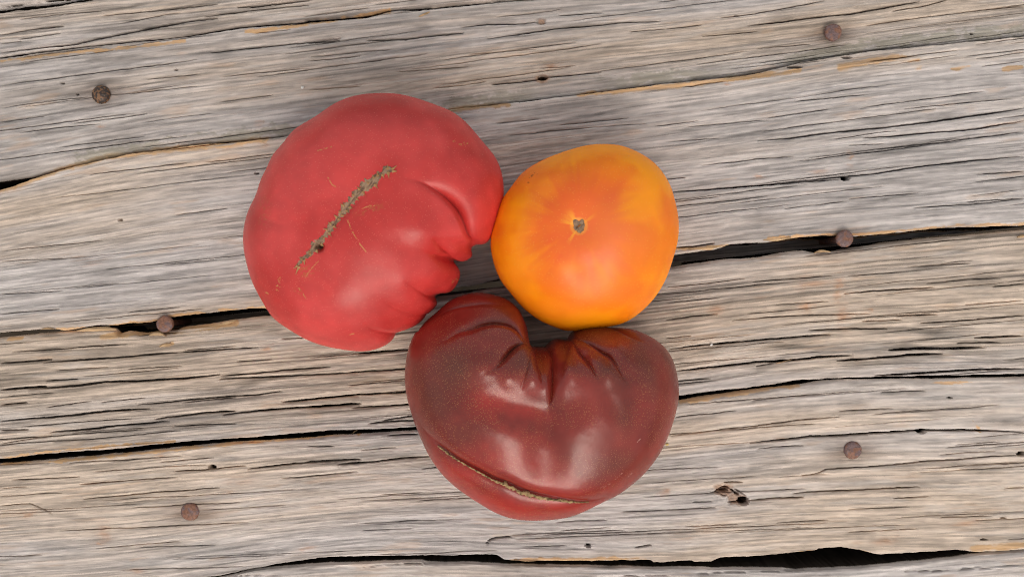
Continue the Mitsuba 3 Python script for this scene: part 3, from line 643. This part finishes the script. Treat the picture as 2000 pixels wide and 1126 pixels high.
def scar_strip(skin, path, lift, seed, jag=0.25, n=220, nc=11, rough=0.0006, pits=()):
    """Corky scar: a rough raised strip laid on the skin. path: (x, y, half width) in photograph pixels."""
    c = spline(path, n)
    d = np.gradient(c[:, :2], axis=0)
    d /= np.linalg.norm(d, axis=1, keepdims=True)
    nrm = np.stack([d[:, 1], -d[:, 0]], 1)
    t = np.linspace(-1, 1, nc)
    r = np.random.default_rng(seed)
    s = np.arange(n) / 4.0
    side = [1 + jag * 2 * (meshkit.fbm(np.stack([s * 0.9, np.full(n, seed + 9.0 * q), s * 0], -1), 3) - 0.5) * 2 for q in (0, 1)]
    hw = np.maximum(c[:, 2], 0.4)[:, None] * np.where(t[None] < 0, side[0][:, None], side[1][:, None])
    X, Y = c[:, :1] + nrm[:, :1] * hw * t[None], c[:, 1:2] + nrm[:, 1:] * hw * t[None]
    Pt, Nm = skin(X, Y), skin.normal(X, Y)
    h = lift * (1 - t[None] ** 4) - 0.00025 * (np.abs(t[None]) > 0.95)
    h = h + rough * (meshkit.fbm(np.stack([X / 3.2, Y / 3.2, X * 0 + seed], -1), 3) - 0.45) * (np.abs(t[None]) < 0.95)
    for (qx, qy, qr, qd) in pits:
        h = h - qd * np.clip(1.3 - ((X - qx) ** 2 + (Y - qy) ** 2) / qr ** 2, 0, 1)
    return Pt + Nm * h[..., None], c, nrm, hw


def spike(a, b, n, w, hgt):
    """A thorn: a low three-sided spike from a to b lying on a skin with normal n."""
    d = (b - a) / np.linalg.norm(b - a)
    s = np.cross(n, d)
    v = np.array([a + s * w - n * 0.0003, a - s * w - n * 0.0003, a + n * hgt, b + n * 0.0001, a + d * np.linalg.norm(b - a) * 0.45 + s * w * 0.35 - n * 0.0002, a + d * np.linalg.norm(b - a) * 0.45 - s * w * 0.35 - n * 0.0002, a + d * np.linalg.norm(b - a) * 0.45 + n * hgt * 0.6])
    f = np.array([[0, 1, 2], [0, 6, 4], [0, 2, 6], [1, 6, 2], [1, 5, 6], [0, 5, 1], [0, 4, 5], [4, 6, 3], [6, 5, 3], [4, 3, 5]])
    return v, f


def joined(parts):
    v, f, k = [], [], 0
    for a, b in parts:
        a, b = np.asarray(a).reshape(-1, 3), np.asarray(b)
        v.append(a)
        f.append(b + k)
        k += len(a)
    return np.vstack(v), np.vstack(f)


def view(s, off, k):
    return edge(s, off, k)


# pink tomato ---------------------------------------------------------------
R1 = ((460, 160), 2.0107)
o = edge('560,52 650,55 720,72 800,100 860,128 920,180 975,245 1020,300 1045,360 1053,420 1049,480 1030,545 1006,605 978,638 945,650 938,660 930,680 910,697 884,704 856,701 866,717 881,750 870,790 840,825 800,842 796,850 796,868 780,893 750,925 700,960 640,988 632,996 600,1025 560,1045 510,1055 450,1052 380,1040 300,1015 220,970 160,925 120,865 90,810 65,740 50,670 46,620 52,560 70,500 95,450 115,390 140,340 165,290 200,250 240,200 290,165 340,135 390,100 440,75 500,58', *R1)
e1 = lambda s: edge(s, *R1)
pink_creases = [(e1('680,380 740,398 800,432 850,472 890,522 915,580 930,625 940,665'), [0, 1.5, 5, 9, 12, 13, 12, 9], 56, 16),
                (e1('770,610 800,640 825,672 850,702'), [0, 4, 8, 4], 20, 30),
                (e1('660,778 700,805 740,830 800,846'), [0, 2.5, 7, 10], 24, 36),
                (e1('570,850 640,895 700,915 785,915'), [0, 2.5, 5, 6], 30, 34),
                (e1('500,945 545,975 590,988 650,992'), [0, 2.5, 5, 7], 14, 24),
                (e1('170,480 140,540 118,610'), [0, 1.6, 0], 30, 30, 1),
                (e1('350,640 420,520 520,420 600,345'), [1.2, 1.6, 1.6, 1.0], 40, 40, 1), (e1('300,690 350,630 420,520 520,420 620,340'), [0.5, 0.8, 0.8, 0.8, 0.4], 8, 8, 1)]
pink_bumps = [(870, 360, 60, 38, 0.6, 1.2), (830, 455, 34, 26, 0.7, 1.5), (800, 545, 30, 26, 0.5, 1.3), (660, 590, 80, 45, -0.4, 1.5), (900, 300, 80, 80, 0, 1.5), (620, 330, 90, 70, -0.7, 1.0), (621.5, 481.5, 7.5, 6.5, 0.6, -7)]
P, F, _, ns = tomato(o, (712, 455), 0.036, 0.079, -0.0008, 0.93, 0.90, pink_creases, pink_bumps, blur=20, inner=0.6)
scene['pink_tomato'] = mikit.ply((P.reshape(-1, 3), F), 'pink_skin', True)
labels['pink_tomato'] = {'label': 'large pinkish red tomato with a long thorny brown scar and folded lobes', 'category': 'tomato'}
sk = Skin(P, ns, (480, 240, 840, 640))
zz = 4.896
path = [(560 + x / zz, 310 + y / zz, w / zz) for x, y, w in ((90, 1030, 8), (130, 985, 20), (170, 945, 24), (215, 905, 26), (262, 862, 54), (300, 822, 62), (345, 765, 30), (380, 715, 28), (410, 675, 33), (442, 628, 27), (490, 572, 22), (540, 500, 40), (600, 430, 42), (660, 350, 40), (720, 300, 40), (790, 235, 52), (850, 190, 45), (910, 140, 36), (970, 105, 42), (1015, 110, 20))]
S, c, nrm, hw = scar_strip(sk, path, 0.0001, 3, jag=0.42, n=320, nc=17, rough=0.00035)
scene['pink_tomato__scar'] = mikit.ply((S.reshape(-1, 3), grid_faces(*S.shape[:2])), 'grey_cork', True)
thorns = [(965, 55, 965, 100), (1055, 65, 1005, 105), (1060, 125, 1010, 118), (980, 200, 970, 130), (935, 195, 915, 150), (865, 120, 870, 170), (820, 150, 835, 190), (880, 295, 845, 245), (665, 262, 700, 295), (755, 355, 725, 310), (612, 335, 645, 350), (695, 405, 665, 375), (505, 425, 550, 450), (632, 480, 600, 455), (490, 495, 515, 510), (595, 520, 570, 490), (447, 535, 480, 560), (560, 550, 520, 535), (515, 590, 490, 570), (388, 605, 425, 625), (480, 668, 445, 640),
          (348, 665, 390, 680), (430, 750, 405, 700), (365, 825, 335, 810), (205, 870, 225, 895), (295, 915, 285, 880), (125, 938, 150, 960), (180, 1018, 165, 965), (68, 1052, 110, 1015), (90, 1108, 118, 1025), (240, 940, 220, 905), (340, 745, 362, 760), (760, 215, 785, 235)]
parts = []
for (tx, ty, bx, by) in thorns:
    a, b = (560 + bx / zz, 310 + by / zz), (560 + tx / zz, 310 + ty / zz)
    A, B, n_ = sk(*a), sk(*b), sk.normal(*a)
    parts.append(spike(A.ravel() + n_.ravel() * 0.0002, B.ravel() + n_.ravel() * 0.0006, n_.ravel(), 0.0009, 0.0009))
scene['pink_tomato__scar__thorns'] = mikit.ply(joined(parts), 'thorn_tan', False)
labels['pink_tomato__scar__thorns'] = {'kind': 'stuff'}

# orange tomato ---------------------------------------------------------------
R2 = ((920, 260), 2.682)
o = edge('700,63 760,68 830,90 900,125 960,170 1005,225 1040,290 1060,360 1075,430 1080,500 1072,580 1055,645 1032,715 1000,790 960,855 910,912 850,962 790,995 720,1012 640,1025 560,1033 500,1033 440,1015 370,985 310,945 250,890 200,830 155,770 125,700 107,630 103,560 115,490 140,400 165,345 205,290 260,220 320,175 400,135 480,105 560,80 630,66', *R2)
or_creases = [([(1131, 441), (1150, 520), (1165, 610)], [0.2, 1.2, 0.5], 30, 30, 1), ([(1131, 441), (1080, 380), (1030, 330)], [0.3, 1.2, 0.8], 30, 30, 1), ([(1131, 441), (1200, 360), (1250, 300)], [0.2, 0.8, 0.3], 40, 40, 1), ([(1131, 441), (1040, 470), (965, 480)], [0.2, 0.8, 0.2], 34, 34, 1)]
or_bumps = [(1131, 441, 40, 40, 0, -3.0), (1131, 441, 10, 10, 0, -1.2), (1085, 535, 46, 40, 0, 1.2), (1230, 470, 60, 60, 0, 1.2)]
P, F, _, ns = tomato(o, (1138, 452), 0.036, 0.076, -0.0006, 0.93, 0.92, or_creases, or_bumps, blur=30, n_t=640, n_s=120)
scene['orange_tomato'] = mikit.ply((P.reshape(-1, 3), F), 'orange_skin', True)
labels['orange_tomato'] = {'label': 'round yellow orange tomato blushed coral around its small stem scar', 'category': 'tomato'}
sk = Skin(P, ns, (1090, 400, 1175, 480))
a = np.arange(36) * 2 * np.pi / 36
rr = 13.0 * (1 + 0.30 * (meshkit.fbm(np.stack([np.cos(a) * 2.2 + 4, np.sin(a) * 2.2, a * 0], -1), 2) - 0.5) * 2)
rr = rr + 5.5 * np.exp(-((a - 2.25) / 0.28) ** 2)
q = np.linspace(0, 1, 12)[:, None]
X, Y = 1131.5 + q * rr * np.cos(a), 441.5 - q * rr * np.sin(a)
Pt, Nm = sk(X, Y), sk.normal(X, Y)
h = 0.0010 * (1 - q ** 4) - 0.0002 * (q > 0.97) + 0.0010 * (meshkit.fbm(np.stack([X / 2.5, Y / 2.5, X * 0], -1), 3) - 0.5) * (q < 0.95)
h -= 0.0022 * np.exp(-(((X - 1131) * 0.6 + (Y - 441) * 0.8) / 1.5) ** 2 - (((X - 1131) * 0.8 - (Y - 441) * 0.6) / 5) ** 2)
G = Pt + Nm * h[..., None]
idx = np.arange(12 * 36).reshape(12, 36)
nx = np.roll(idx, -1, 1)
scene['orange_tomato__stem_scar'] = mikit.ply((G.reshape(-1, 3), np.stack([idx[:-1], idx[1:], nx[1:], nx[:-1]], -1).reshape(-1, 4)), 'grey_cork', True)

# dark tomato ---------------------------------------------------------------
R3 = ((770, 550), 2.3466)
o = edge('650,296 628,284 622,240 605,185 570,120 520,75 450,48 380,38 310,48 240,75 190,115 140,165 105,215 75,280 57,360 52,440 62,520 80,590 100,650 125,710 165,790 230,880 300,945 380,1000 470,1050 540,1072 610,1080 700,1078 790,1065 880,1030 930,1005 1000,970 1080,915 1150,850 1210,770 1250,690 1280,600 1297,500 1290,420 1270,350 1240,300 1190,255 1130,220 1080,203 1010,196 930,195 860,205 815,230 788,258 758,258 720,270 690,294', *R3)
ZA, ZB, ZC, ZD = ((790, 560), 5.118), ((1040, 600), 4.897), ((790, 780), 4.693), ((1040, 800), 5.117)
scar_path = edge('310,420 430,515 520,575 620,630 720,685 820,740 930,780 1040,835 1150,875', *ZC) + edge('0,858 150,885 300,905 430,915 560,912', *ZD)
dark_creases = [(edge('120,430 165,375 300,255 400,195 520,155 650,138 800,132 900,140 1000,165 1100,200', *ZA), [3, 5, 6, 6, 6, 5.5, 5, 4, 2, 0], 40, 10),
                (edge('400,540 450,510 560,440 640,420 750,375 870,352 960,352 1050,370 1130,410 1190,470 1230,540 1255,590', *ZA), [0, 1.5, 4, 5.5, 7, 8, 8.5, 9, 9, 8, 5, 2.5], 40, 12),
                (edge('780,880 820,850 900,810 960,760 1030,680 1100,610 1180,565 1245,570', *ZA), [0, 0.8, 2.5, 4, 6.5, 7, 5, 1.5], 24, 13),
                (edge('1265,690 1250,740 1215,860 1180,980 1160,1060', *ZA), [1.6, 2.0, 2.0, 1.2, 0], 12, 16),
                (edge('110,365 150,430 178,520 185,640 185,760 185,850 168,950', *ZB), [2.5, 6, 8.5, 8.5, 7, 4.5, 0], 28, 13),
                (edge('320,285 400,370 460,450 530,530 590,620 640,700', *ZB), [1.5, 4, 6.5, 6, 3, 0], 26, 12),
                (edge('300,290 420,288 520,320 600,370 680,430 750,480 800,550 850,640 900,720', *ZB), [1.5, 4, 7, 8.5, 8.5, 7.5, 5, 2.5, 0], 32, 12),
                (edge('720,160 850,200 930,240 1000,280 1090,330 1160,400', *ZB), [4, 5, 4.5, 3, 1, 0], 26, 12),
                (edge('60,30 100,150 200,310', *ZC) + scar_path + edge('640,905 720,880', *ZD), [0.3, 1.0, 2.5, 4, 5, 6.5, 7, 7, 7, 6.5, 6, 5, 4, 3, 2.5, 2], 26, 30),
                ([(1075, 730), (1066, 850), (1070, 930), (1085, 1015)], [2.6, 3.6, 3.8, 3.0], 46, 46, 1),
                (edge('1060,740 1045,900 1000,1080', *ZA), [-1.1, -1.1, -0.7], 16, 16, 1), (edge('1325,740 1290,950 1255,1120', *ZA), [-1.0, -1.1, -0.7], 15, 15, 1), (edge('105,520 120,640 118,820', *ZB), [-0.8, -0.9, -0.6], 11, 11, 1),
                (edge('285,400 340,560 375,780', *ZB), [-2, -2, -1.2], 14, 14, 1), (edge('520,420 570,500 610,640', *ZB), [-1.5, -1.5, -1], 10, 10, 1), (edge('650,480 710,600 770,800', *ZB), [-1.6, -1.6, -1], 15, 15, 1),
                (edge('700,250 770,350 850,520', *ZB), [-1.5, -1.5, -1], 14, 14, 1), (edge('770,600 760,800 790,980', *ZA), [-1.2, -1.6, -1], 30, 30, 1),
                ([(880, 765), (950, 788), (1020, 798), (1090, 797), (1150, 780), (1215, 740)], [3.0, 3.6, 3.8, 3.6, 3.0, 2.0], 34, 34, 1),
                ([(1074, 795), (1074, 840), (1070, 890)], [1.2, 1.4, 0.8], 16, 16, 1), ([(1172, 742), (1195, 790), (1205, 840)], [1.0, 1.0, 0.5], 16, 16, 1), ([(1225, 750), (1248, 790), (1258, 830)], [0.8, 0.8, 0.5], 16, 16, 1)]
dark_bumps = [(930, 815, 80, 46, 0.32, 3.2), (1185, 770, 75, 75, -0.3, 3.2), (955, 730, 34, 34, 0.8, 1.6), (1060, 655, 70, 20, 0, -2), (900, 600, 90, 40, 0, -7), (1230, 650, 60, 40, 0.6, -4), (1000, 990, 160, 35, 0.25, -2.5), (965, 625, 30, 14, 0.2, 1.0), (1050, 722, 120, 36, 0, 2.2), (905, 715, 40, 36, 0.5, 1.5)]
P, F, _, ns = tomato(o, (1060, 815), 0.036, 0.079, -0.0008, 0.87, 0.88, dark_creases, dark_bumps, blur=16, n_t=1000, n_s=190, inner=0.35, core=0.11)
scene['dark_tomato'] = mikit.ply((P.reshape(-1, 3), F), 'dark_skin', True)
labels['dark_tomato'] = {'label': 'dark maroon heart shaped tomato, ribbed at its cleft, glossy and speckled', 'category': 'tomato'}
sk = Skin(P, ns, (820, 820, 1200, 1005))
w = [0.6, 1.6, 1.2, 1.1, 1.5, 2.0, 3.6, 4.0, 3.6, 3.0, 3.0, 2.4, 1.4, 0.5]
S, c, nrm, hw = scar_strip(sk, [(x, y, b) for (x, y), b in zip(scar_path, w)], 0.0007, 5, jag=0.6, n=300, rough=0.0009)
scene['dark_tomato__scar'] = mikit.ply((S.reshape(-1, 3), grid_faces(*S.shape[:2])), 'tan_cork', True)
labels['dark_tomato__scar'] = {'label': 'thin tan corky split along the lower side'}
labels['pink_tomato__scar'] = {'label': 'long grey brown corky scar edged with thorns'}

# loose crumbs on the boards ---------------------------------------------------
add_bsdf('pale_crumb', {'type': 'diffuse', 'reflectance': {'type': 'rgb', 'value': [0.78, 0.77, 0.74]}})
add_bsdf('yellow_crumb', {'type': 'diffuse', 'reflectance': {'type': 'rgb', 'value': [0.62, 0.46, 0.18]}})
for k, (px, py, r, m, text) in enumerate([(591, 172, 2.6, 'pale_crumb', 'tiny white crumb on the board above the pinkish red tomato'), (1303, 867, 2.6, 'yellow_crumb', 'tiny yellow crumb on the board at the right side of the dark tomato'), (1389, 673, 2.2, 'pale_crumb', 'tiny white crumb by a thin crack, right of the dark tomato')]):
    b = trimesh.creation.icosphere(2, r * M)
    v = b.vertices * (0.65 + 0.7 * meshkit.noise(b.vertices * 1800 + k * 5))[:, None] * [1.2, 0.9, 0.7]
    name = 'crumb' + ('' if k == 0 else f'_{k:03d}')
    scene[name] = mikit.ply((v + [*W(px, py), 0.0004], b.faces), m, True)
    labels[name] = {'label': text, 'category': 'crumb', 'group': 'crumbs on the boards'}
